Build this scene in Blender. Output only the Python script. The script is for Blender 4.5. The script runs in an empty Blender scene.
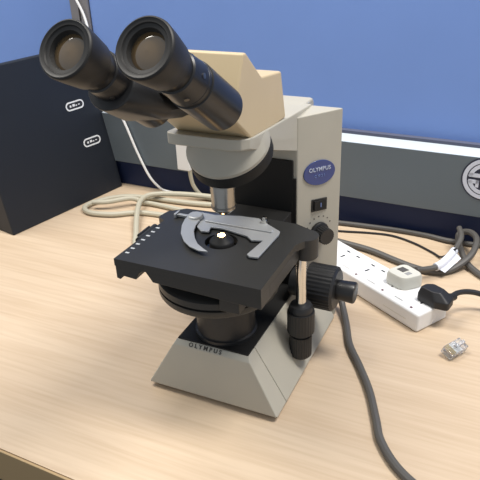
import bpy, bmesh, math, random
from mathutils import Vector, Matrix
random.seed(4)
CM = 0.01
col = bpy.context.scene.collection
scene = bpy.context.scene
PI = math.pi

# ------------------------------------------------------------------ materials
def srgb(r, g, b):
    f = lambda c: (c/255/12.92) if c/255 <= 0.04045 else ((c/255+0.055)/1.055)**2.4
    return (f(r), f(g), f(b), 1)

def mat(name, color, rough=0.5, metal=0.0, spec=0.5, bump=0.0, bscale=200.0, var=0.0, vscale=6.0,
        trans=0.0, emit=None, estr=0.0, coat=0.0, sheen=0.0, ior=1.45):
    m = bpy.data.materials.new(name); m.use_nodes = True
    nt = m.node_tree; b = nt.nodes['Principled BSDF']
    b.inputs['Base Color'].default_value = color
    b.inputs['Roughness'].default_value = rough
    b.inputs['Metallic'].default_value = metal
    b.inputs['Specular IOR Level'].default_value = spec
    b.inputs['Transmission Weight'].default_value = trans
    b.inputs['Coat Weight'].default_value = coat
    b.inputs['IOR'].default_value = ior
    if sheen: b.inputs['Sheen Weight'].default_value = sheen
    if emit:
        b.inputs['Emission Color'].default_value = emit
        b.inputs['Emission Strength'].default_value = estr
    tc = nt.nodes.new('ShaderNodeTexCoord')
    if bump:
        n = nt.nodes.new('ShaderNodeTexNoise'); n.inputs['Scale'].default_value = bscale
        n.inputs['Detail'].default_value = 3
        bp = nt.nodes.new('ShaderNodeBump'); bp.inputs['Strength'].default_value = bump
        bp.inputs['Distance'].default_value = 0.0006
        nt.links.new(tc.outputs['Object'], n.inputs['Vector'])
        nt.links.new(n.outputs['Fac'], bp.inputs['Height'])
        nt.links.new(bp.outputs['Normal'], b.inputs['Normal'])
    if var:
        n = nt.nodes.new('ShaderNodeTexNoise'); n.inputs['Scale'].default_value = vscale
        n.inputs['Detail'].default_value = 5
        mx = nt.nodes.new('ShaderNodeMixRGB'); mx.blend_type = 'MULTIPLY'
        mx.inputs['Fac'].default_value = 1
        mx.inputs['Color1'].default_value = color
        rp = nt.nodes.new('ShaderNodeValToRGB')
        rp.color_ramp.elements[0].position = 0.3; rp.color_ramp.elements[1].position = 0.7
        lo = 1-var
        rp.color_ramp.elements[0].color = (lo, lo, lo, 1); rp.color_ramp.elements[1].color = (1, 1, 1, 1)
        nt.links.new(tc.outputs['Object'], n.inputs['Vector'])
        nt.links.new(n.outputs['Fac'], rp.inputs['Fac'])
        nt.links.new(rp.outputs['Color'], mx.inputs['Color2'])
        nt.links.new(mx.outputs['Color'], b.inputs['Base Color'])
    return m

def wood_mat():
    m = bpy.data.materials.new('maple_laminate'); m.use_nodes = True
    nt = m.node_tree; b = nt.nodes['Principled BSDF']; L = nt.links.new
    tc = nt.nodes.new('ShaderNodeTexCoord')
    mp = nt.nodes.new('ShaderNodeMapping'); mp.inputs['Scale'].default_value = (1.6, 14, 4)
    mp.inputs['Rotation'].default_value = (0, 0, 0.03)
    L(tc.outputs['Object'], mp.inputs['Vector'])
    n1 = nt.nodes.new('ShaderNodeTexNoise'); n1.inputs['Scale'].default_value = 2.0
    n1.inputs['Detail'].default_value = 7; n1.inputs['Distortion'].default_value = 0.6
    L(mp.outputs['Vector'], n1.inputs['Vector'])
    mp2 = nt.nodes.new('ShaderNodeMapping'); mp2.inputs['Scale'].default_value = (5, 130, 4)
    L(tc.outputs['Object'], mp2.inputs['Vector'])
    n2 = nt.nodes.new('ShaderNodeTexNoise'); n2.inputs['Scale'].default_value = 1.5
    n2.inputs['Detail'].default_value = 4
    L(mp2.outputs['Vector'], n2.inputs['Vector'])
    r1 = nt.nodes.new('ShaderNodeValToRGB')
    e = r1.color_ramp.elements
    e[0].position = 0.25; e[0].color = WOOD0
    e[1].position = 0.75; e[1].color = WOOD1
    L(n1.outputs['Fac'], r1.inputs['Fac'])
    r2 = nt.nodes.new('ShaderNodeValToRGB')
    r2.color_ramp.elements[0].position = 0.3; r2.color_ramp.elements[0].color = (0.90, 0.88, 0.85, 1)
    r2.color_ramp.elements[1].position = 0.6; r2.color_ramp.elements[1].color = (1, 1, 1, 1)
    L(n2.outputs['Fac'], r2.inputs['Fac'])
    mx = nt.nodes.new('ShaderNodeMixRGB'); mx.blend_type = 'MULTIPLY'; mx.inputs['Fac'].default_value = 1
    L(r1.outputs['Color'], mx.inputs['Color1']); L(r2.outputs['Color'], mx.inputs['Color2'])
    L(mx.outputs['Color'], b.inputs['Base Color'])
    b.inputs['Roughness'].default_value = 0.5
    b.inputs['Specular IOR Level'].default_value = 0.4
    return m
WOOD0 = (0.56, 0.425, 0.295, 1); WOOD1 = (0.65, 0.515, 0.375, 1)

M = dict(
    wood=wood_mat(),
    edge=mat('desk_edge_band', srgb(172, 146, 108), 0.5),
    cream=mat('cream_plastic', (0.45, 0.425, 0.36, 1), 0.42, var=0.05, vscale=20, bump=0.08, bscale=900),
    tan=mat('yellowed_cream_plastic', (0.58, 0.46, 0.285, 1), 0.42, var=0.05, vscale=20, bump=0.08, bscale=900),
    grey_cream=mat('nosepiece_paint', (0.40, 0.375, 0.315, 1), 0.45),
    black=mat('black_plastic', (0.018, 0.018, 0.019, 1), 0.42, bump=0.1, bscale=700),
    matte=mat('matte_black_paint', (0.013, 0.0125, 0.012, 1), 0.62, spec=0.35),
    stage=mat('black_stage_enamel', (0.030, 0.0295, 0.028, 1), 0.45, bump=0.12, bscale=800),
    eyetube=mat('eyepiece_black', (0.014, 0.0135, 0.014, 1), 0.33),
    rubber=mat('black_rubber', (0.016, 0.015, 0.0145, 1), 0.5),
    chrome=mat('chrome', (0.72, 0.70, 0.66, 1), 0.16, 1.0),
    objchrome=mat('objective_chrome', (0.34, 0.325, 0.30, 1), 0.2, 1.0),
    steel=mat('brushed_steel', (0.50, 0.51, 0.515, 1), 0.5, 0.55, bump=0.05, bscale=300),
    darksteel=mat('dark_steel', (0.22, 0.21, 0.20, 1), 0.3, 1.0),
    lens=mat('eyepiece_glass_reflection_tint', (0.10, 0.065, 0.03, 1), 0.06, 0.0, 1.0, coat=1.0),  # warm brown reflection of the glass is painted into the base colour
    lamp=mat('lit_condenser_glass', (1, .8, .5, 1), 0.2, emit=(1, 0.62, 0.28, 1), estr=40),
    white=mat('white_plastic', (0.82, 0.82, 0.82, 1), 0.35),
    offwhite=mat('ivory_plastic', (0.60, 0.59, 0.53, 1), 0.4),
    cable_cream=mat('cream_cable_jacket', (0.47, 0.44, 0.345, 1), 0.5),
    cable_grey=mat('grey_cable_jacket', (0.09, 0.085, 0.08, 1), 0.5),
    cable_black=mat('black_cable_jacket', (0.02, 0.02, 0.022, 1), 0.45),
    slot=mat('dark_slot', (0.02, 0.022, 0.03, 1), 0.6),
    marks=mat('white_print', (0.72, 0.74, 0.76, 1), 0.5),
    ink=mat('dark_print', (0.05, 0.045, 0.04, 1), 0.5),
    badge=mat('blue_badge', (0.022, 0.048, 0.20, 1), 0.3, coat=0.4),
    badgewhite=mat('badge_white_print', (0.48, 0.53, 0.66, 1), 0.5),
    badgetext=mat('pale_blue_print', (0.16, 0.23, 0.48, 1), 0.4),
    fabric=mat('blue_partition_fabric', (0.20, 0.325, 0.70, 1), 0.9, spec=0.1, bump=0.35, bscale=1400, var=0.06, vscale=5),
    raceway=mat('grey_metal_raceway', (0.135, 0.165, 0.19, 1), 0.45, 0.2),
    bevel=mat('satin_aluminium_ledge', (0.66, 0.73, 0.78, 1), 0.45, 0.25),
    strip=mat('dark_grey_strip', (0.10, 0.11, 0.16, 1), 0.7, spec=0.2),
    post=mat('grey_post_metal', (0.23, 0.22, 0.23, 1), 0.45, 0.3),
    navy=mat('navy_panel', (0.007, 0.018, 0.070, 1), 0.6),
    case=mat('black_case_paint', (0.010, 0.0135, 0.021, 1), 0.5, bump=0.15, bscale=900),
    clear=mat('clear_plastic', (0.95, 0.96, 0.97, 1), 0.08, trans=0.85, ior=1.5),
    gold=mat('gold_contact', (0.75, 0.55, 0.2, 1), 0.3, 1.0),
    floor=mat('dark_carpet', (0.10, 0.08, 0.065, 1), 0.95, spec=0.1, bump=0.5, bscale=300, var=0.3, vscale=80),
    sticker=mat('emblem_dark', (0.02, 0.025, 0.05, 1), 0.45),
    stickerwhite=mat('emblem_white', (0.62, 0.66, 0.76, 1), 0.45),
    tagpaper=mat('white_paper_label', (0.74, 0.76, 0.84, 1), 0.6),
)

# ------------------------------------------------------------------ mesh builder (centimetres)
def basis(axis):
    a = Vector(axis).normalized()
    t = Vector((0, 0, 1)) if abs(a.z) < 0.9 else Vector((1, 0, 0))
    u = t.cross(a).normalized(); v = a.cross(u)
    return a, u, v

class MB:
    def __init__(self): self.bm = bmesh.new()
    def hull(self, pts):
        bm = self.bm
        vs = [bm.verts.new(p) for p in pts]
        r = bmesh.ops.convex_hull(bm, input=vs)
        junk = [g for g in r['geom_interior'] if isinstance(g, bmesh.types.BMVert)]
        junk += [g for g in r['geom_unused'] if isinstance(g, bmesh.types.BMVert)]
        for v in set(junk):
            if v.is_valid: bm.verts.remove(v)
        bmesh.ops.dissolve_limit(bm, angle_limit=0.01, verts=[v for v in bm.verts], edges=list(bm.edges))
        return self
    def box(self, x0, x1, y0, y1, z0, z1, F=None):
        c = [Vector((x, y, z)) for x in (x0, x1) for y in (y0, y1) for z in (z0, z1)]
        if F: c = [F(p) for p in c]
        v = [self.bm.verts.new(p) for p in c]
        for f in ((0,1,3,2),(4,6,7,5),(0,4,5,1),(2,3,7,6),(0,2,6,4),(1,5,7,3)):
            self.bm.faces.new([v[i] for i in f])
        return self
    def prism(self, poly, f0, f1):
        """poly: 2-D points; f0, f1 map a 2-D point to the two 3-D caps"""
        a = [self.bm.verts.new(f0(*p)) for p in poly]; b = [self.bm.verts.new(f1(*p)) for p in poly]
        n = len(poly)
        self.bm.faces.new(a[::-1]); self.bm.faces.new(b)
        for i in range(n): self.bm.faces.new((a[i], a[(i+1) % n], b[(i+1) % n], b[i]))
        return self
    def plate(self, poly, z0, z1):
        return self.prism(poly, lambda x, y: (x, y, z0), lambda x, y: (x, y, z1))
    def lathe(self, o, axis, prof, n=40, cap0=True, cap1=True):
        """prof: (t, r) pairs along axis from o"""
        a, u, v = basis(axis); o = Vector(o); rings = []
        for t, r in prof:
            rings.append([self.bm.verts.new(o+a*t+(u*math.cos(2*PI*k/n)+v*math.sin(2*PI*k/n))*max(r, 1e-4)) for k in range(n)])
        for r0, r1 in zip(rings, rings[1:]):
            for k in range(n): self.bm.faces.new((r0[k], r0[(k+1) % n], r1[(k+1) % n], r1[k]))
        if cap0: self.bm.faces.new(rings[0][::-1])
        if cap1: self.bm.faces.new(rings[-1])
        return self
    def cyl(self, p0, p1, r0, r1=None, n=32):
        p0, p1 = Vector(p0), Vector(p1); r1 = r0 if r1 is None else r1
        return self.lathe(p0, p1-p0, [(0, r0), ((p1-p0).length, r1)], n)
    def gear(self, o, axis, length, r, teeth=36, depth=0.12):
        a, u, v = basis(axis); o = Vector(o); n = teeth*4; rr = []
        for k in range(n): rr.append(r-(depth if k % 4 in (2, 3) else 0))
        R = []
        for t in (0, length):
            R.append([self.bm.verts.new(o+a*t+(u*math.cos(2*PI*k/n)+v*math.sin(2*PI*k/n))*rr[k]) for k in range(n)])
        for k in range(n): self.bm.faces.new((R[0][k], R[0][(k+1) % n], R[1][(k+1) % n], R[1][k]))
        self.bm.faces.new(R[0][::-1]); self.bm.faces.new(R[1])
        return self
    def tube(self, pts, r, n=10, sub=8):
        P = [Vector(p) for p in pts]
        Q = [P[0]*2-P[1]]+P+[P[-1]*2-P[-2]]
        path = []
        for i in range(1, len(Q)-2):
            p0, p1, p2, p3 = Q[i-1:i+3]
            for k in range(sub):
                t = k/sub
                path.append(0.5*((2*p1)+(p2-p0)*t+(2*p0-5*p1+4*p2-p3)*t*t+(3*p1-p0-3*p2+p3)*t**3))
        path.append(P[-1])
        rings = []; u = None
        for i, p in enumerate(path):
            d = (path[min(i+1, len(path)-1)]-path[max(i-1, 0)]).normalized()
            if u is None: _, u, _v = basis(d)
            u = (u-d*u.dot(d)).normalized(); v = d.cross(u)
            rings.append([self.bm.verts.new(p+(u*math.cos(2*PI*k/n)+v*math.sin(2*PI*k/n))*r) for k in range(n)])
        for r0, r1 in zip(rings, rings[1:]):
            for k in range(n): self.bm.faces.new((r0[k], r0[(k+1) % n], r1[(k+1) % n], r1[k]))
        self.bm.faces.new(rings[0][::-1]); self.bm.faces.new(rings[-1])
        return self
    def build(self, name, m, parent=None, bevel=0.0, seg=2, angle=35, origin=None):
        bm = self.bm
        bmesh.ops.recalc_face_normals(bm, faces=bm.faces)
        org = Vector(origin) if origin is not None else Vector((0, 0, 0))
        for v in bm.verts: v.co = (v.co-org)*CM
        me = bpy.data.meshes.new(name); bm.to_mesh(me); bm.free()
        me.materials.append(m)
        for p in me.polygons: p.use_smooth = True
        me.set_sharp_from_angle(angle=math.radians(angle))
        o = bpy.data.objects.new(name, me); col.objects.link(o)
        o.location = org*CM
        if parent:
            o.parent = parent
            o.matrix_parent_inverse = world_of(parent).inverted()
        if bevel:
            b = o.modifiers.new('edge', 'BEVEL'); b.width = bevel*CM; b.segments = seg
            b.limit_method = 'ANGLE'; b.angle_limit = math.radians(30); b.harden_normals = True
        return o

def world_of(o):
    m = Matrix.Translation(o.location) @ o.rotation_euler.to_matrix().to_4x4()
    return (world_of(o.parent) @ o.matrix_parent_inverse @ m) if o.parent else m

def tag(o, label, cat, group=None):
    o['label'] = label; o['category'] = cat
    if group: o['group'] = group
    return o
def thing(name, loc, label, cat, group=None):
    o = bpy.data.objects.new(name, None); col.objects.link(o)
    o.location = Vector(loc)*CM; o.empty_display_size = 0.02
    return tag(o, label, cat, group)
def structure(o): o['kind'] = 'structure'; return o

def lettering(text, size, origin, ex, ey, m, parent, name='lettering', bold=0.0, space=1.0, thick=0.02):
    """flat letters on a surface: origin is the centre, ex and ey the writing directions"""
    cu = bpy.data.curves.new(name, 'FONT'); cu.body = text; cu.size = size
    cu.align_x = 'CENTER'; cu.align_y = 'CENTER'; cu.offset = bold; cu.space_character = space
    cu.extrude = thick; cu.resolution_u = 3
    t = bpy.data.objects.new('tmp', cu); col.objects.link(t)
    bpy.context.view_layer.update()
    me = bpy.data.meshes.new_from_object(t.evaluated_get(bpy.context.evaluated_depsgraph_get()))
    bpy.data.objects.remove(t)
    ex = Vector(ex).normalized(); ey = Vector(ey).normalized(); ez = ex.cross(ey); O = Vector(origin)
    for v in me.vertices:
        v.co = (O+ex*v.co.x+ey*v.co.y+ez*v.co.z)*CM
    me.materials.clear(); me.materials.append(m); me.name = name
    o = bpy.data.objects.new(name, me); col.objects.link(o)
    if parent:
        o.parent = parent; o.matrix_parent_inverse = world_of(parent).inverted()
    return o

# ------------------------------------------------------------------ room frame: t along the partition, d away from the viewer
PDX = Vector((0.99951, -0.0313, 0)); PN = Vector((0.0313, 0.99951, 0)); D = 47.226
def W(t, d, z): return PDX*t+PN*d+Vector((0, 0, z))
WF = lambda p: W(p.x, p.y, p.z)
def T(v): v = Vector(v); return v.dot(PDX), v.dot(PN)

structure(MB().box(-160, 160, -140, D+8, -75, -73.5, WF).build('floor', M['floor']))

desk = thing('desk', W(0, 15, -73.5), 'light maple laminate office desk carrying the microscope and cables', 'desk')
MB().box(-105, 85, -14.6, D-1.7, -4.4, 0, WF).build('tabletop', M['wood'], desk)
MB().box(-105, 85, -14.9, -14.62, -4.4, -0.06, WF).build('edge_band', M['edge'], desk, 0.08)
for t in (-104, 81):
    MB().box(t, t+3, -12, D-3, -73.5, -4.42, WF).build('side_panel', M['edge'], desk)
MB().box(-100.9, 80.9, 20, 22, -60, -4.42, WF).build('modesty_panel', M['edge'], desk)

# partition: fabric, post, raceway with bevelled ledge, dark gap panel
structure(MB().box(-130, -52.05, D, D+4, -73.5, 72, WF).box(-48.1, 110, D, D+4, -73.5, 72, WF).build('wall_back', M['fabric'], bevel=0.3))
structure(MB().box(-52.0, -50.3, D-.35, D+4, -73.5, 72, WF).box(-49.9, -48.15, D-.35, D+4, -73.5, 72, WF)
          .box(-50.3, -49.9, D+.4, D+4, -73.5, 72, WF).build('trim_1', M['post'], bevel=0.12))
structure(MB().box(-130, 110, D-3, D-.05, 4.92, 13.88, WF).build('trim_2', M['raceway'], bevel=0.08))
ledge = [(D-3.0, 13.89), (D-1.0, 14.5), (D-.05, 14.5), (D-.05, 13.89)]
structure(MB().prism(ledge, lambda d, z: W(-130, d, z), lambda d, z: W(110, d, z)).build('trim_3', M['bevel'], bevel=0.04))
structure(MB().box(-130, 110, D-1.0, D-.05, 14.51, 15.0, WF).build('trim_4', M['strip'], bevel=0.05))
structure(MB().box(-130, 110, D-1.65, D-.05, -20, 4.9, WF).build('baseboard_back', M['navy']))

# ------------------------------------------------------------------ emblem sticker on the raceway
ec = Vector((21.05, 43.6, 10.8)); et, ed = T(ec)
dS = D-3.02
emb = thing('emblem_sticker', W(et, dS, ec.z), 'round dark and white emblem sticker on the grey raceway at right', 'sticker')
def disc(r, d0, d1): return MB().lathe(W(et, d0, ec.z), -PN, [(0, r), (d0-d1, r)], 56)
disc(3.2, dS, dS-.05).build('backing', M['sticker'], emb)
def ring(r0, r1, d0, d1, a0=0.0, a1=2*PI, n=56):
    mb = MB(); bm = mb.bm; full = abs(a1-a0-2*PI) < 1e-4
    R = []
    for i in range(n if full else n+1):
        a = a0+(a1-a0)*i/n; c, s = math.cos(a), math.sin(a)
        R.append([bm.verts.new(W(et+r*c, d, ec.z+r*s)) for r, d in ((r0, d0), (r1, d0), (r1, d1), (r0, d1))])
    for i in range(n if full else n):
        p, q = R[i], R[(i+1) % len(R)]
        for k in range(4): bm.faces.new((p[k], p[(k+1) % 4], q[(k+1) % 4], q[k]))
    if not full: bm.faces.new(R[0]); bm.faces.new(R[-1][::-1])
    return mb
ring(2.45, 3.0, dS-.06, dS-.09).build('outer_ring', M['stickerwhite'], emb)
ring(1.75, 2.3, dS-.06, dS-.09, math.radians(75), math.radians(172), 24).build('inner_arc', M['stickerwhite'], emb)
ring(1.75, 2.3, dS-.06, dS-.09, math.radians(190), math.radians(262), 24).build('inner_arc', M['stickerwhite'], emb)
ring(1.75, 2.3, dS-.06, dS-.09, math.radians(-82), math.radians(60), 24).build('inner_arc', M['stickerwhite'], emb)
mk = MB()
for (x0, x1, z0, z1) in ((-2.2, .5, .18, .75), (-.1, .5, -1.75, .75), (-2.2, -.75, -.75, -.2), (-1.2, -.75, -1.3, -.2),
                         (-.1, .5, 1.1, 2.2), (.9, 2.2, .5, 1.05), (.9, 2.2, -.5, .05), (.9, 1.4, -1.6, .05)):
    mk.box(et+x0, et+x1, dS-.09, dS-.06, ec.z+z0, ec.z+z1, WF)
mk.build('monogram', M['stickerwhite'], emb)

# ------------------------------------------------------------------ black leaning case at left
A0 = Vector((-47.29, 21.96, 0)); e1 = Vector((0.21, 0.977, 0)).normalized(); e2 = Vector((-0.17, 0.04, 0.98)).normalized()
e3 = e1.cross(e2)                                     # out of the face (towards +x)
if e3.x < 0: e3 = -e3
case = thing('equipment_case', A0+e1*12-Vector((6, 0, 0)), 'black slab-sided equipment case with two white-outlined port marks, left of the microscope', 'case')
def CF(a, b, c=0.0): return A0+e1*a+e2*b+e3*c
back = Vector((-13, 2.7, 0))
pts = []
for a in (0, 24.15):
    f0 = CF(a, 0); f1 = CF(a, 26.0)
    pts += [f0, f1, f0+back, f1+back*0.07]
MB().hull(pts).build('body', M['case'], case, 0.25, 3)
def pill(cx, cy, w, h, ang, n=12):
    out = []
    for k in range(n+1):
        a = -PI/2+PI*k/n; out.append((w/2-h/2+math.cos(a)*h/2, math.sin(a)*h/2))
    for k in range(n+1):
        a = PI/2+PI*k/n; out.append((-(w/2-h/2)+math.cos(a)*h/2, math.sin(a)*h/2))
    c, s = math.cos(ang), math.sin(ang)
    return [(cx+x*c-y*s, cy+x*s+y*c) for x, y in out]
for (a, b) in ((18.35, 16.75), (19.95, 9.95)):
    ang = 0.0
    mb = MB(); bm = mb.bm
    o_, i_ = pill(a, b, 3.9, 1.5, ang), pill(a, b, 3.4, 1.0, ang)
    n = len(o_); R = []
    for k in range(n):
        R.append([bm.verts.new(CF(*p, c)) for p, c in ((o_[k], .01), (o_[k], .05), (i_[k], .05), (i_[k], .01))])
    for k in range(n):
        p, q = R[k], R[(k+1) % n]
        for j in range(4): bm.faces.new((p[j], p[(j+1) % 4], q[(j+1) % 4], q[j]))
    ol = mb.build('port_outline', M['marks'], case)
    MB().prism(pill(a, b, 3.3, .9, ang), lambda x, y: CF(x, y, .01), lambda x, y: CF(x, y, .03)).build('port_slot', M['slot'], ol)
    g = MB()
    for dx, dy, w, h in ((-.95, 0, .35, .35), (-.25, .05, .5, .4), (.3, -.05, .3, .2), (.9, 0, .35, .16)):
        g.prism([(a+dx-w/2, b+dy-h/2), (a+dx+w/2, b+dy-h/2), (a+dx+w/2, b+dy+h/2), (a+dx-w/2, b+dy+h/2)],
                lambda x, y: CF(x, y, .035), lambda x, y: CF(x, y, .055))
    g.build('port_symbol', M['marks'], ol)

# ------------------------------------------------------------------ MICROSCOPE
ms = thing('microscope', (0, 9, 0), 'cream binocular microscope with black stage and eyepieces standing on the desk', 'microscope')
zb = 0.62
def hw(z): return 7.42-(7.42-4.08)*(z-zb)/(6.48-zb)             # half width of the base at height z
def base_pts(y0b, y0m, y0t, y1):
    P = [(s*(7.42-.3), y0b+.42, .3) for s in (-1, 1)]+[(s*(7.42-.1), y1, .3) for s in (-1, 1)]
    for z, y in ((zb, y0b), (6.0, y0m), (6.48, y0t)):
        for s in (-1, 1): P.append((s*hw(z), y, z))
    for z in (zb, 6.48):
        for s in (-1, 1): P.append((s*hw(z), y1, z))
    return P
MB().hull(base_pts(-.65, .08, .46, 2.0)).build('base_front', M['cream'], ms, 0.12, 3)
MB().hull([(s*x, y, z) for (x, z) in ((hw(zb), zb), (hw(6.48), 6.48), (7.34, .3)) for s in (-1, 1) for y in (2.03, 18.4)]).build('base_body', M['cream'], ms, 0.06)
for s in (-1, 1):
    for y in (1.3, 17):
        MB().cyl((s*5.9, y, 0), (s*5.9, y, zb+.05), .85).build('rubber_foot', M['rubber'], ms)
MB().hull([(s*3.98, y, z) for s in (-1, 1) for y in (.5, 14.2) for z in (6.47, 6.62)]).build('base_plate', M['matte'], ms, 0.03)
lettering('OLYMPUS', .62, (-.72, .24, 6.25), (1, 0, 0), (0, .62, .78), M['ink'], ms, bold=.012, space=1.55)
# column
colmb = MB()
colmb.hull([(s*x, y, z) for s in (-1, 1) for (x, y) in ((3.92, 14.48), (7.33, 19.2)) for z in (.3, 26.58)])
column = colmb.build('column', M['cream'], ms, 0.16, 3)
MB().hull([(s*3.3, y, z) for s in (-1, 1) for (y, z) in ((16.5, zb), (21.6, zb), (16.5, 26.85), (21.2, 26.85), (21.6, 26.4))]).build('column_back', M['cream'], ms, 0.4, 3)
MB().hull([(s*x, y, z) for s in (-1, 1) for (x, y) in ((3.5, 14.2), (3.5, 14.5)) for z in (6.6, 21.9)]).build('column_panel', M['matte'], ms, 0.03)
MB().box(-3.86, 3.86, 14.25, 14.47, 6.62, 19.9).build('panel_rail', M['matte'], ms, 0.03)
# beam
bp_ = []
for (x, y) in ((-3.1, 2.0), (-4.0, 2.2), (-4.3, 2.7), (-4.2, 4.2), (2.2, 2.0), (3.2, 2.4), (3.75, 3.1), (3.88, 4.2)):
    bp_ += [(x, y, 28.1-.09*(y-2)), (x, y, 27.05)]
for x in (-3.9, 3.88):
    bp_ += [(x, y, z) for (y, z) in ((9.7, 27.4), (14.4, 26.95), (19.0, 26.75), (19.0, 23.0), (14.6, 22.95))]
beam = MB().hull(bp_)
beam = beam.build('arm_beam', M['cream'], ms, 0.2, 3)
MB().cyl((3.86, 6.6, 26.9), (4.02, 6.6, 26.9), .3, n=16).build('set_screw', M['darksteel'], beam)

# column side controls (right face): e along the face, outward normal
ce = Vector((3.29, 4.56, 0)).normalized(); cn = Vector((4.56, -3.29, 0)).normalized(); cO = Vector((3.92, 14.48, 0))
def cf(a, z, h=0.0): return cO+ce*a+cn*h+Vector((0, 0, z))
el = [(2.83+2.07*math.cos(2*PI*k/48), 19.98-.11*math.cos(2*PI*k/48)+1.43*math.sin(2*PI*k/48)) for k in range(48)]
bd = MB().prism(el, lambda a, z: cf(a, z, 0), lambda a, z: cf(a, z, .14)).build('badge', M['badge'], ms, 0.04)
te = (ce+Vector((0, 0, -.05))).normalized()
lettering('OLYMPUS', .64, cf(2.83, 20.4, .17), te, (0, 0, 1), M['badgewhite'], bd, bold=.01, space=1.05)
lettering('CX31', .46, cf(2.83, 19.62, .17), te, (0, 0, 1), M['badgetext'], bd, space=1.5)
sw = MB().prism([(1.86, 15.45), (3.93, 15.35), (3.95, 16.8), (1.88, 16.95)], lambda a, z: cf(a, z, 0), lambda a, z: cf(a, z, .12)).build('power_switch', M['black'], ms, 0.04)
MB().hull([cf(2.1, 15.62, .12), cf(3.72, 15.55, .12), cf(2.12, 16.75, .12), cf(3.74, 16.62, .12),
           cf(2.1, 15.62, .32), cf(3.72, 15.55, .2), cf(2.12, 16.75, .32), cf(3.74, 16.62, .2)]).build('rocker', M['matte'], sw, 0.03)
MB().prism([(2.95, 15.9), (3.05, 15.9), (3.05, 16.4), (2.95, 16.4)], lambda a, z: cf(a, z, .25), lambda a, z: cf(a, z, .3)).build('switch_mark', M['badgetext'], sw)
dl = MB().lathe(cf(2.95, 12.75, 0), cn, [(0, 1.2), (.35, 1.2), (.45, 1.0)], 40).build('light_dial', M['black'], ms, 0.04)
MB().gear(cf(2.95, 12.75, .4), cn, 1.25, .95, 22, .05).build('dial_grip', M['black'], dl)
for k in range(7):
    an = math.radians(25+k*22)
    MB().cyl(cf(2.95+1.7*math.cos(an), 12.95+1.7*math.sin(an), 0), cf(2.95+1.7*math.cos(an), 12.95+1.7*math.sin(an), .03), .09, n=8).build('dial_mark', M['cable_grey'], dl)
# focus knobs, both sides
for s in (1, -1):
    kn = MB().gear((s*6.1, 12.5, 8.4), (s, 0, 0), 3.0, 2.5, 34, .06)
    kn.lathe((s*9.1, 12.5, 8.4), (s, 0, 0), [(0, 2.42), (.25, 2.15), (.25, 1.4)], 40)
    kn = kn.build('coarse_focus_knob', M['black'], ms)
    MB().lathe((s*4.2, 12.5, 8.4), (s, 0, 0), [(0, 1.6), (2.0, 1.6)], 32).build('knob_collar', M['black'], kn)
    MB().lathe((s*9.4, 12.5, 8.4), (s, 0, 0), [(0, 1.1), (1.8, 1.2), (1.95, 1.12), (2.0, .9)], 36).build('fine_focus_knob', M['eyetube'], kn)

# light source and condenser
yo = 3.87
MB().lathe((0, yo, 6.6), (0, 0, 1), [(0, 3.25), (.4, 3.25), (.5, 3.05), (4.6, 3.05), (4.7, 2.9), (5.2, 2.9)], 48).build('lamp_housing', M['black'], ms)
cd = MB().lathe((-.5, yo-.1, 11.6), (0, 0, 1), [(0, 4.9), (.25, 5.95), (.5, 6.1), (1.0, 6.1), (1.0, 5.8), (1.25, 5.8), (1.25, 6.1), (1.9, 6.1), (2.1, 5.8)], 56).build('condenser', M['stage'], ms)
MB().lathe((0, yo, 13.8), (0, 0, 1), [(0, 3.0), (.8, 2.2), (1.2, 1.6)], 40).build('condenser_body', M['black'], cd)
MB().box(2.6, 4.6, -2.3, 1.5, 13.3, 14.84).build('condenser_holder', M['stage'], cd, 0.1)
MB().box(-6.9, -5.6, 2.4, 4.4, 11.7, 14.6).build('filter_catch', M['stage'], cd, 0.1)
MB().lathe((0, yo, 15.0), (0, 0, 1), [(0, 1.22), (1.95, 1.22), (2.1, 1.12), (2.5, .62), (2.58, .58)], 36).build('condenser_cap', M['rubber'], cd)
MB().lathe((0, yo, 17.5), (0, 0, 1), [(0, .36), (.12, .35), (.18, .2)], 24).build('condenser_lens', M['lamp'], cd)

# stage
sz = 16.94
out = [(-8.0, -2.9), (7.05, -2.94), (7.0, 5.6)]
bc = (7.25, 7.9); br = 1.28
for k in range(13):
    an = math.radians(-75+k*165/12); out.append((bc[0]+br*math.cos(an), bc[1]+br*math.sin(an)))
out += [(5.6, 9.9), (2.57, 10.0), (-6.9, 9.3), (-8.5, 8.0), (-8.75, 6.5), (-7.75, 5.9)]
hole = [(1.62*math.cos(2*PI*k/36), yo-.1+1.62*math.sin(2*PI*k/36)) for k in range(36)]
def plate_with_hole(outer, inner, z0, z1):
    mb = MB(); bm = mb.bm
    for z in (z0, z1):
        vo = [bm.verts.new((x, y, z)) for x, y in outer]; vi = [bm.verts.new((x, y, z)) for x, y in inner]
        es = [bm.edges.new((a[i], a[(i+1) % len(a)])) for a in (vo, vi) for i in range(len(a))]
        bmesh.ops.triangle_fill(bm, use_beauty=True, edges=es)
        if z == z0: lo = (vo, vi)
    for a, b in ((lo[0], vo), (lo[1], vi)):
        for i in range(len(a)): bm.faces.new((a[i], a[(i+1) % len(a)], b[(i+1) % len(a)], b[i]))
    bmesh.ops.dissolve_limit(bm, angle_limit=0.005, verts=list(bm.verts), edges=list(bm.edges))
    return mb
stg = plate_with_hole(out, hole, sz-.75, sz).build('stage', M['stage'], ms)
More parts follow.
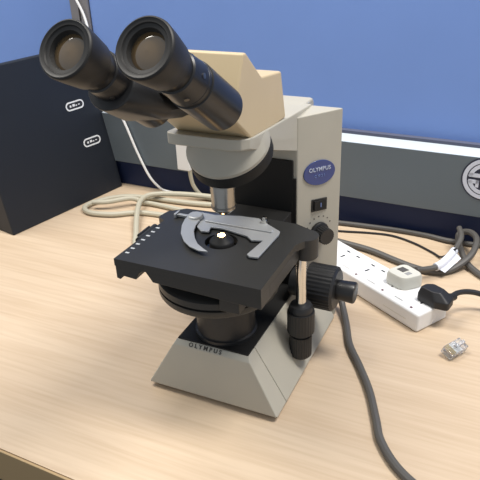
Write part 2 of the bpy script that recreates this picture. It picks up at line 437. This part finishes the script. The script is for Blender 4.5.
# front profile of the stage underside: thick at left corner, notch, thick at right
MB().prism([(-7.95, sz-.74), (-7.95, sz-2.1), (-7.55, sz-2.2), (-7.4, sz-1.85), (-7.2, sz-1.75), (-5.75, sz-1.85), (-5.35, sz-1.1), (-4.9, sz-.74)],
           lambda x, z: (x, -2.88, z), lambda x, z: (x, 5.0, z)).build('left_rail', M['stage'], stg, 0.05)
MB().prism([(-4.6, sz-.74), (-4.35, sz-1.1), (-3.9, sz-1.75), (3.5, sz-2.0), (7.03, sz-2.1), (7.03, sz-.74)],
           lambda x, z: (x, -2.9, z), lambda x, z: (x, -.9, z)).build('front_rail', M['stage'], stg, 0.05)
MB().box(3.9, 7.02, -.9, 8.8, sz-2.1, sz-.76).build('right_rail', M['stage'], stg, 0.05)
MB().box(-3.4, 3.4, 9.0, 14.2, 11.8, sz-.9).build('stage_carrier', M['matte'], stg, 0.1)
MB().lathe((bc[0], bc[1], sz-2.3), (0, 0, 1), [(0, 1.2), (.08, 1.26), (1.6, 1.26)], 36).build('drive_bracket', M['stage'], stg)
# ruler ticks along the left edge and the rack behind it
for k in range(7):
    y = -1.5+k*.93
    MB().box(-7.62-.0*k, -7.2, y-.09, y+.13, sz+.0, sz+.03).build('scale_tick', M['marks'], stg)
MB().tube([(-8.15, 1.6, sz-.45), (-8.15, 3.0, sz-.45), (-8.2, 4.9, sz-.45)], .42, 12).build('scale_rail', M['stage'], stg)
MB().tube([(-8.5, 2.2, sz-.2), (-8.5, 4.2, sz-.2)], .22, 10).build('vernier_slide', M['black'], stg)
# specimen holder
plate = [(-5.78, 7.18), (-5.56, 8.3), (-4.44, 8.45), (-2.96, 8.34), (-0.39, 9.03), (1.7, 9.17), (3.38, 8.07), (4.8, 7.19), (4.95, 6.55),
         (4.83, 1.62), (3.99, 1.5), (3.62, 1.86), (3.97, 4.85), (2.85, 4.54), (2.14, 5.17), (-0.78, 5.81), (-2.07, 5.69), (-1.81, 4.72), (-2.61, 4.54),
         (-3.46, 5.29), (-3.71, 6.18), (-4.81, 6.27)]
sh = MB().plate(plate, sz+.14, sz+.32).build('specimen_holder', M['steel'], stg, 0.03)
MB().box(-3.2, 4.2, 6.5, 7.1, sz+.33, sz+.47).build('clip_bar', M['steel'], sh, 0.06)
finger = [(-5.38, 7.29), (-5.29, 6.05), (-4.9, 4.73), (-4.12, 3.14), (-3.01, 1.77), (-1.93, 0.99), (-0.75, 0.6), (0.13, 0.73), (-0.44, 1.03),
          (-1.45, 1.71), (-2.3, 2.69), (-3.11, 3.98), (-3.55, 5.23), (-3.7, 6.4)]
fg = MB().plate(finger, sz+.35, sz+.5).build('curved_finger', M['steel'], sh, 0.03)
MB().lathe((-4.5, 6.95, sz+.33), (0, 0, 1), [(0, .8), (.34, .8), (.42, .7), (.42, .3)], 32).build('pivot_screw', M['steel'], fg)
MB().box(-7.0, -5.6, 7.0, 7.4, sz+.1, sz+.35).box(-7.0, -6.75, 6.7, 7.7, sz+.05, sz+.5).build('finger_lever', M['steel'], fg, 0.03)
MB().lathe((2.62, 8.45, sz+.32), (0, 0, 1), [(0, .35), (.3, .35), (.3, .22), (.65, .2)], 20).build('thumb_screw', M['chrome'], sh)
MB().box(-5.0, 3.0, 8.6, 9.0, sz, sz+.14).build('holder_slide', M['darksteel'], sh, 0.02)
# coaxial stage drive
dx, dy = 6.85, 7.75
dr = MB().lathe((dx, dy, 8.9), (0, 0, 1), [(0, .57), (5.9, .57)], 28).build('drive_shaft', M['chrome'], ms)
MB().lathe((dx, dy, 7.9), (0, 0, 1), [(0, 1.25), (.7, 1.25), (.95, 1.1), (1.05, .55)], 36).build('shaft_collar', M['black'], dr)
MB().gear((dx, dy, 5.5), (0, 0, 1), 2.55, 1.45, 26, .05).build('crosswise_knob', M['black'], dr)
MB().gear((dx, dy, 2.5), (0, 0, 1), 2.55, 1.2, 26, .05).build('lengthwise_knob', M['black'], dr)
MB().lathe((dx, dy, 2.2), (0, 0, 1), [(0, .9), (.3, 1.12), (3.4, 1.0)], 36).build('knob_end', M['black'], dr)

# nosepiece and objective
nt = math.radians(30); na = Vector((0, math.sin(nt), -math.cos(nt)))
a_, u_, v_ = basis(na)
def circ(c, r, n=48, ax=na):
    a, u, v = basis(ax); c = Vector(c)
    return [c+(u*math.cos(2*PI*k/n)+v*math.sin(2*PI*k/n))*r for k in range(n)]
c1 = Vector((.3, 5.75, 26.1))
MB().hull(circ(c1, 4.0)+circ(c1-na*.35, 4.02)+circ((.3, 6.3, 27.6), 3.6, ax=(0, 0, 1))).build('nosepiece', M['grey_cream'], ms, angle=28)
tr = MB().lathe(c1+na*.02, na, [(0, 3.9), (.15, 4.02), (1.3, 4.02), (1.55, 3.75), (1.9, 3.2), (2.0, 1.0)], 56).build('revolving_turret', M['matte'], ms)
oz = 20.05; oy = 4.15
ob = MB().lathe((0.3, oy, oz), (0, 0, 1), [(.0, .7), (.3, 1.02), (.42, 1.06), (.45, 1.16), (3.3, 1.18)], 40).build('objective_lens', M['objchrome'], ms)
MB().lathe((0.3, oy, oz+.62), (0, 0, 1), [(0, 1.19), (.16, 1.19)], 40).build('magnification_ring', M['darksteel'], ob)
MB().lathe((0.3, oy, oz+2.2), (0, 0, 1), [(0, 1.2), (.6, 1.2)], 40).build('objective_collar', M['objchrome'], ob)
MB().lathe((0.3, oy, oz-.05), (0, 0, 1), [(0, .45), (.06, .45)], 24).build('front_glass', M['lens'], ob)

# head
hp = [(0.05, 30.6), (2.4, 35.35), (3.0, 35.3), (6.1, 32.65), (10.7, 32.1), (11.8, 27.35), (9.0, 27.4), (3.5, 27.85)]
hx = 3.7
head = MB().prism(hp, lambda y, z: (-hx, y, z), lambda y, z: (hx, y, z)).build('head', M['tan'], ms, 0.22, 3)
ax = Vector((0, -.835, .55)); bx = Vector((0, .55, .835))
FO = Vector((0, 0.9, 30.5))
def hf(x, a, b): return FO+Vector((x, 0, 0))+ax*a+bx*b
# black siedentopf housing carrying the left tube
L = -3.1; Rr = 3.1
pts = [hf(x, a, b) for (x, b) in ((-4.6, -.3), (-3.8, -.6), (-1.4, -.3), (-.2, .2), (.6, .9), (-4.7, 1.6)) for a in (-.4, .3)]
pts += [hf(L+2.02*math.cos(2*PI*k/24), 8.3, -.65+2.02*math.sin(2*PI*k/24)) for k in range(24)]
pts += [hf(-.9, 3.8, -1.75), hf(.7, 3.4, -.5), hf(-4.2, 3.8, -2.2), hf(-4.9, 3.6, -.8)]
MB().hull(pts).build('tube_housing', M['black'], ms, 0.15, 3)
MB().hull([hf(x, a, b) for x in (-1.1, 1.25) for a in (3.4, 6.2) for b in (-.4, .2)]).build('hinge_plate', M['matte'], ms, 0.08)
for x, tip in ((L, (-10.83, 37.95)), (Rr, (-10.85, 38.33))):
    # axis position t: 0 at the rim, growing towards the head
    top = Vector((x, tip[0], tip[1]))
    d = -ax
    tb = MB().lathe(top+d*6.0, d, [(0, 1.62), (.1, 1.72), (.5, 1.74), (.55, 1.84), (6.0, 1.84), (6.1, 1.76)], 48).build('eyepiece_tube', M['eyetube'], ms)
    dr_ = MB().lathe(top+d*3.9, d, [(0, 1.5), (.1, 1.62), (1.8, 1.72), (2.05, 1.75), (2.15, 1.6)], 48).build('diopter_ring', M['eyetube'], tb)
    a0, u0, v0 = basis(d)
    for k in range(5):
        an = 2*PI*k/5+.5
        rad = u0*math.cos(an)+v0*math.sin(an)
        MB().lathe(top+d*5.2+rad*1.6, rad, [(0, .2), (.14, .2), (.14, .1)], 14).build('diopter_screw', M['darksteel'], dr_)
    MB().lathe(top+d*2.9, d, [(0, 1.6), (.15, 1.5), (1.1, 1.48)], 48).build('eyepiece_sleeve', M['eyetube'], tb)
    ec_ = MB().lathe(top, d, [(.9, 1.2), (.6, 1.3), (.25, 1.38), (.2, 1.62), (.08, 1.68), (.06, 1.9), (0, 1.96), (.06, 2.06), (.25, 2.1), (1.3, 2.0), (2.8, 1.8), (3.0, 1.62), (3.0, 1.3)], 56, cap0=False, cap1=False)
    ec_ = ec_.build('eyecup', M['rubber'], tb, angle=50)
    MB().lathe(top+d*.42, d, [(.0, .0), (.03, .5), (.11, .9), (.24, 1.28), (.5, 1.28)], 40, cap0=False).build('eye_lens', M['lens'], tb, angle=60)

# ------------------------------------------------------------------ power strip and what is plugged into it
so = Vector((17.25, 19.35, 0)); sa = Vector((-.85, .53, 0)).normalized(); sb = Vector((.53, .85, 0)).normalized()
def sf(a, b, z): return so+sa*a+sb*b+Vector((0, 0, z))
SF = lambda p: sf(p.x, p.y, p.z)
SW = 5.3; SH = 2.55; SL = 22.5
ps = thing('power_strip', sf(SL/2, SW/2, 0), 'white multi-socket power strip lying diagonally behind the microscope', 'power strip')
MB().box(0, SL, 0, SW, 0, SH, SF).build('body', M['white'], ps, 0.35, 4)
for i in range(4):
    a = 1.7+i*4.8
    for (da, db, la, lb) in ((-.1, 2.5, .25, .75), (-1.55, 4.0, .65, .25), (.35, 4.0, .65, .25)):
        MB().box(a+da-la/2, a+da+la/2, db-lb/2, db+lb/2, SH, SH+.02, SF).build('socket_slot', M['slot'], ps)
    MB().box(a-.14, a+.14, .5, .78, SH, SH+.05, SF).build('neon_lamp', mat('neon_lens', (.10, .02, .03, 1), .3) if i == 0 else bpy.data.materials['neon_lens'], ps)
    MB().hull([sf(a+2.15+x, 1.15+y, SH-.05) for x in (-.85, .85) for y in (-.42, .42)]+[sf(a+2.15+x, 1.15+y, SH+.2) for x in (-.6, .7) for y in (-.36, .36)]).build('rocker_switch', M['white'], ps, 0.06)
MB().prism([(1.8, .55), (5.6, .55), (5.6, .62), (1.8, .62)], lambda a, z: sf(a, -.012, z+.5), lambda a, z: sf(a, .0, z+.5)).build('embossed_line', M['offwhite'], ps)

pa = thing('plug_adaptor', (14.2, 26.2, SH), 'white moulded plug with printed face standing in the power strip', 'plug')
q = [(11.65, 25.45), (14.45, 23.85), (16.75, 26.1), (13.75, 28.2)]
qc = Vector((sum(p[0] for p in q)/4, sum(p[1] for p in q)/4))
def rounded(poly, r, n=6):
    res = []
    N = len(poly)
    for i in range(N):
        p = Vector(poly[i]); a = (Vector(poly[i-1])-p); b = (Vector(poly[(i+1) % N])-p)
        p0 = p+a.normalized()*r; p1 = p+b.normalized()*r
        for k in range(n+1):
            t = k/n; res.append(tuple((p0*(1-t)**2+p*2*t*(1-t)+p1*t*t)))
    return res
qr = rounded([(p[0], p[1]) for p in q], 1.0)
qs = [tuple(qc+(Vector(p)-qc)*.90) for p in qr]
MB().hull([(*p, SH+.02) for p in qr]+[(*p, SH+1.2) for p in qr]+[(*p, SH+1.75) for p in qs]).build('body', M['offwhite'], pa, 0.12, 2)
ua = (Vector(q[1])-Vector(q[0])).normalized(); ub = (Vector(q[3])-Vector(q[0])).normalized()
def qq(x, y, z): c = qc+ua*x+ub*y; return (c.x, c.y, z)
MB().prism([(-.95, -.35), (.1, -.35), (.1, .65), (-.95, .65)], lambda x, y: qq(x, y, SH+1.75), lambda x, y: qq(x, y, SH+1.79)).build('fuse_cover', M['cable_grey'], pa)
MB().prism([(.4, -.45), (.95, -.45), (.95, .3), (.4, .3)], lambda x, y: qq(x, y, SH+1.75), lambda x, y: qq(x, y, SH+1.78)).build('printed_mark', mat('grey_print', (.3, .3, .3, 1), .5), pa)
adc = [(15.6, 27.3, SH+.8), (17.2, 29.4, 1.3), (19.0, 33.0, .6), (19.6, 36.5, .9), (19.3, 41, 1.6)]

pl_ = thing('mains_plug', (18.4, 23, SH), 'black mains plug in the near end of the white power strip, cord running right', 'plug')
pb = [(16.55, 22.7), (17.3, 23.9), (18.5, 24.3), (20.45, 23.2), (20.1, 21.5), (18.6, 21.55)]
pc = Vector((18.5, 22.9)); pb = [tuple(pc+(Vector(p)-pc)*1.12) for p in pb]; pbr = rounded(pb, .45)
MB().hull([(*p, SH+.02) for p in pbr]+[(*p, SH+1.0) for p in pbr]+[(*(pc+Vector((-.45, .15))+(Vector(p)-pc)*.62), SH+1.9) for p in pbr]).build('body', M['cable_black'], pl_, 0.12, 2)
MB().lathe((19.7, 23.0, SH+.75), (.62, .75, -.12), [(0, .62), (1.3, .45), (1.5, .4)], 20).build('strain_relief', M['cable_black'], pl_)
MB().tube([(20.2, 23.6, SH+.7), (21.0, 25.2, SH+.6), (22.5, 26.6, 2.7), (25, 27.4, 2.0), (30, 28, 1.6), (38, 28.5, .4)], .34).build('cord', M['cable_black'], pl_)

# ------------------------------------------------------------------ cables
tag(MB().tube([(7.0, 21.5, 2.2), (7.9, 20.3, 1.0), (9.2, 17.6, .45), (10.7, 13.8, .42), (12.8, 10.4, .42), (14.8, 6.9, .42), (16.4, 3.2, .42), (17.6, .4, .42), (20.0, -2.4, .42), (23.5, -4.4, .42), (30, -7, .42)], .42)
    .build('mains_cable', M['cable_grey']), 'grey power cord curving from behind the focus knob towards the near edge', 'cable')
tag(MB().tube([(-3, 38.6, .5), (2.2, 37.6, .5), (7.2, 36.6, .5), (11.3, 34.9, .5), (14.0, 33.9, .5), (16.2, 33.6, .5), (18.6, 34.6, .5), (20.9, 37.6, 1.6), (21.3, 41.0, 2.6), (20.0, 43.2, 2.6), (18.6, 43.4, 1.8), (19.4, 40.0, 1.2), (21.5, 36.3, .5), (26.0, 33.0, .5), (34, 31.5, .5)], .45)
    .build('looped_cable', M['cable_grey']), 'thick grey cable looping up against the partition at the right', 'cable')
lc = thing('labelled_cable', (18.4, 35.6, 0), 'grey cable behind the white plug with a white paper tag wrapped around it', 'cable')
MB().tube([(14.8, 30.9, 1.9), (16.0, 32.2, 1.55), (17.4, 33.8, 1.45), (18.3, 36.2, 1.7), (18.9, 38.6, 2.1), (19.2, 40.6, 2.9), (18.6, 42.6, 3.3)], .4).build('cord', M['cable_grey'], lc)
MB().tube([(17.0, 33.3, 1.46), (17.5, 34.1, 1.48), (18.0, 35.4, 1.6), (18.4, 36.6, 1.76), (18.75, 37.9, 1.98)], .56, 14).build('paper_tag', M['tagpaper'], lc)
MB().hull([(17.4, 33.3, 1.3), (19.1, 37.4, 1.9), (18.3, 33.0, 1.05), (19.8, 36.9, 1.5), (17.45, 33.27, 1.3), (19.15, 37.37, 1.9), (18.35, 32.97, 1.05), (19.85, 36.87, 1.5)]).build('tag_flap', M['tagpaper'], lc)
tag(MB().tube([(-5, 43.2, .4), (.4, 43.9, .4), (5.2, 44.3, .4), (9.7, 44.5, .4), (14, 44.3, .4), (17.6, 43.6, .45), (24, 43.9, .4), (34, 43.6, .4)], .38)
    .build('cable', M['cable_grey']), 'straight grey cable lying along the foot of the partition', 'cable')
tag(MB().tube([(-3, 41.0, .2), (1.5, 41.6, .2), (5.5, 42.5, .2), (9.0, 42.8, .2), (12.5, 41.6, .2), (15.5, 39.7, .2), (17.2, 38.2, .5), (19.0, 37.2, 2.7)], .16, 8)
    .build('thin_wire', M['cable_black']), 'thin black wire crossing the desk behind the power strip', 'wire')
# cream cables on the left
tag(MB().tube([(-18, 44.3, 1.4), (-25, 43.6, 1.5), (-30, 42.4, 1.55), (-33.0, 40.6, 1.6), (-33.2, 37.9, 1.5), (-31.0, 33.4, 1.35), (-28.4, 29.0, .7), (-25.5, 24.6, .45), (-20, 20, .45)], .45)
    .build('cream_cable', M['cable_cream']), 'cream cable bending down towards the left edge of the stage', 'cable')
tag(MB().tube([(-17, 46.0 - 2.2, .5), (-25.5, 42.2, .5), (-34.0, 41.6, .5), (-38.7, 40.4, .5), (-41.9, 37.0, .5), (-42.4, 34.3, .5), (-40.2, 32.8, .5), (-36.2, 33.5, .5), (-33.3, 35.3, .45), (-30, 36.2, .45), (-22, 36.5, .45)], .45)
    .build('coiled_cable', M['cable_cream']), 'cream cable folded into a wide loop beside the black case', 'cable')
tag(MB().tube([(-41.2, 35.0, 1.35), (-38.6, 36.0, 1.4), (-35.6, 38.6, 1.4), (-33.6, 39.4, .6), (-31.4, 39.6, .5), (-24.4, 39.0, .45), (-18, 38.4, .45)], .42)
    .build('crossing_cable', M['cable_cream']), 'cream cable running straight across the folded loop towards the microscope', 'cable')
tag(MB().tube([W(-53.5, D-1.0, 42), W(-51.2, D-1.0, 36.4), W(-49.9, D-1.0, 32.9), W(-48.5, D-1.0, 29.6), W(-46.6, D-2.2, 24.0), W(-44.9, D-3.4, 20.4), W(-43.0, D-3.5, 16.8), W(-40.9, D-3.5, 12.6), W(-39.0, D-3.5, 7.6), W(-37.0, D-3.4, 3.2), W(-35.4, D-2.8, .9), W(-34.2, D-2.4, .25), W(-31, D-2.6, .25)], .22, 8)
    .build('hanging_cable', M['white']), 'thin white cable hanging down the partition to the desk', 'cable')
wp = thing('wall_plug', W(-28.7, D-3, 8.3), 'white plug on the grey raceway with a cord dropping to the desk', 'plug')
MB().box(-29.9, -27.4, D-4.8, D-3.02, 5.9, 11.2, WF).build('body', M['white'], wp, 0.2, 3)
MB().tube([W(-27.9, D-4.0, 6.0), W(-27.8, D-4.0, 4.6), W(-27.5, D-3.8, 2.9), W(-26.6, D-3.4, 1.3), W(-25.2, D-3.0, .6), W(-22.5, D-2.9, .4), W(-16, D-2.9, .4)], .36).build('cord', M['cable_cream'], wp)

# clear modular connector on the desk at right
rj = thing('cable_connector', (21.6, 17.2, 0), 'small clear plastic cable connector lying on the desk in front of the power strip', 'connector')
ro = Vector((21.75, 17.1, 0)); ra = Vector((.50, .87, 0)).normalized(); rb = Vector((-.87, .50, 0)).normalized()
tl = .35
def rf(p):
    z = p.z*math.cos(tl)+p.y*math.sin(tl); y = p.y*math.cos(tl)-p.z*math.sin(tl)
    return ro+(ra*p.x+rb*y)*1.3+Vector((0, 0, (z+.22)*1.3))
MB().box(-1.05, 1.05, -.55, .55, 0, .75, rf).build('body', M['clear'], rj, 0.06)
MB().box(-.2, 1.0, -.15, .15, .78, .95, rf).build('latch', M['clear'], rj, 0.03)
for k in range(8):
    MB().box(-.98, -.5, -.46+k*.125, -.40+k*.125, .6, .77, rf).build('contact', M['gold'], rj)
MB().box(-.4, .4, -.45, .45, .2, .45, rf).build('wire_guide', M['marks'], rj)

# ------------------------------------------------------------------ light
def area(name, loc, target, sx, sy, power, color):
    l = bpy.data.lights.new(name, 'AREA'); l.shape = 'RECTANGLE'; l.size = sx; l.size_y = sy
    l.energy = power; l.color = color
    o = bpy.data.objects.new(name, l); col.objects.link(o)
    o.location = loc
    o.rotation_euler = (Vector(target)-Vector(loc)).to_track_quat('-Z', 'Y').to_euler()
    return o
area('ceiling_light_a', (0.75, 0.25, 1.75), (0.75, 0.25, 0), 0.7, 0.35, 34, (1, 0.96, 0.90))
area('ceiling_light_b', (-0.85, 0.05, 1.75), (-0.85, 0.05, 0), 1.2, 0.5, 30, (1, 0.95, 0.87))
w = bpy.data.worlds.new('World'); scene.world = w; w.use_nodes = True
w.node_tree.nodes['Background'].inputs['Color'].default_value = (0.85, 0.92, 1.0, 1)
w.node_tree.nodes['Background'].inputs['Strength'].default_value = 0.5

# ------------------------------------------------------------------ camera
cam = bpy.data.cameras.new('camera'); co = bpy.data.objects.new('camera', cam); col.objects.link(co)
R = Matrix(((0.9078625025, -0.1646806082, 0.3855722679), (0.4175606981, 0.4380477175, -0.7960887265), (-0.0377986762, 0.8837389289, 0.4664512468)))
co.matrix_world = Matrix.Translation((0.2543777, -0.4454506, 0.4578408)) @ R.to_4x4()
cam.sensor_width = 36; cam.sensor_fit = 'HORIZONTAL'; cam.lens = 47.493; cam.clip_start = 0.01
scene.camera = co
scene.view_settings.view_transform = 'Standard'; scene.view_settings.look = 'None'
scene.view_settings.exposure = 0.0; scene.view_settings.gamma = 1.0
scene.view_settings.use_curve_mapping = False
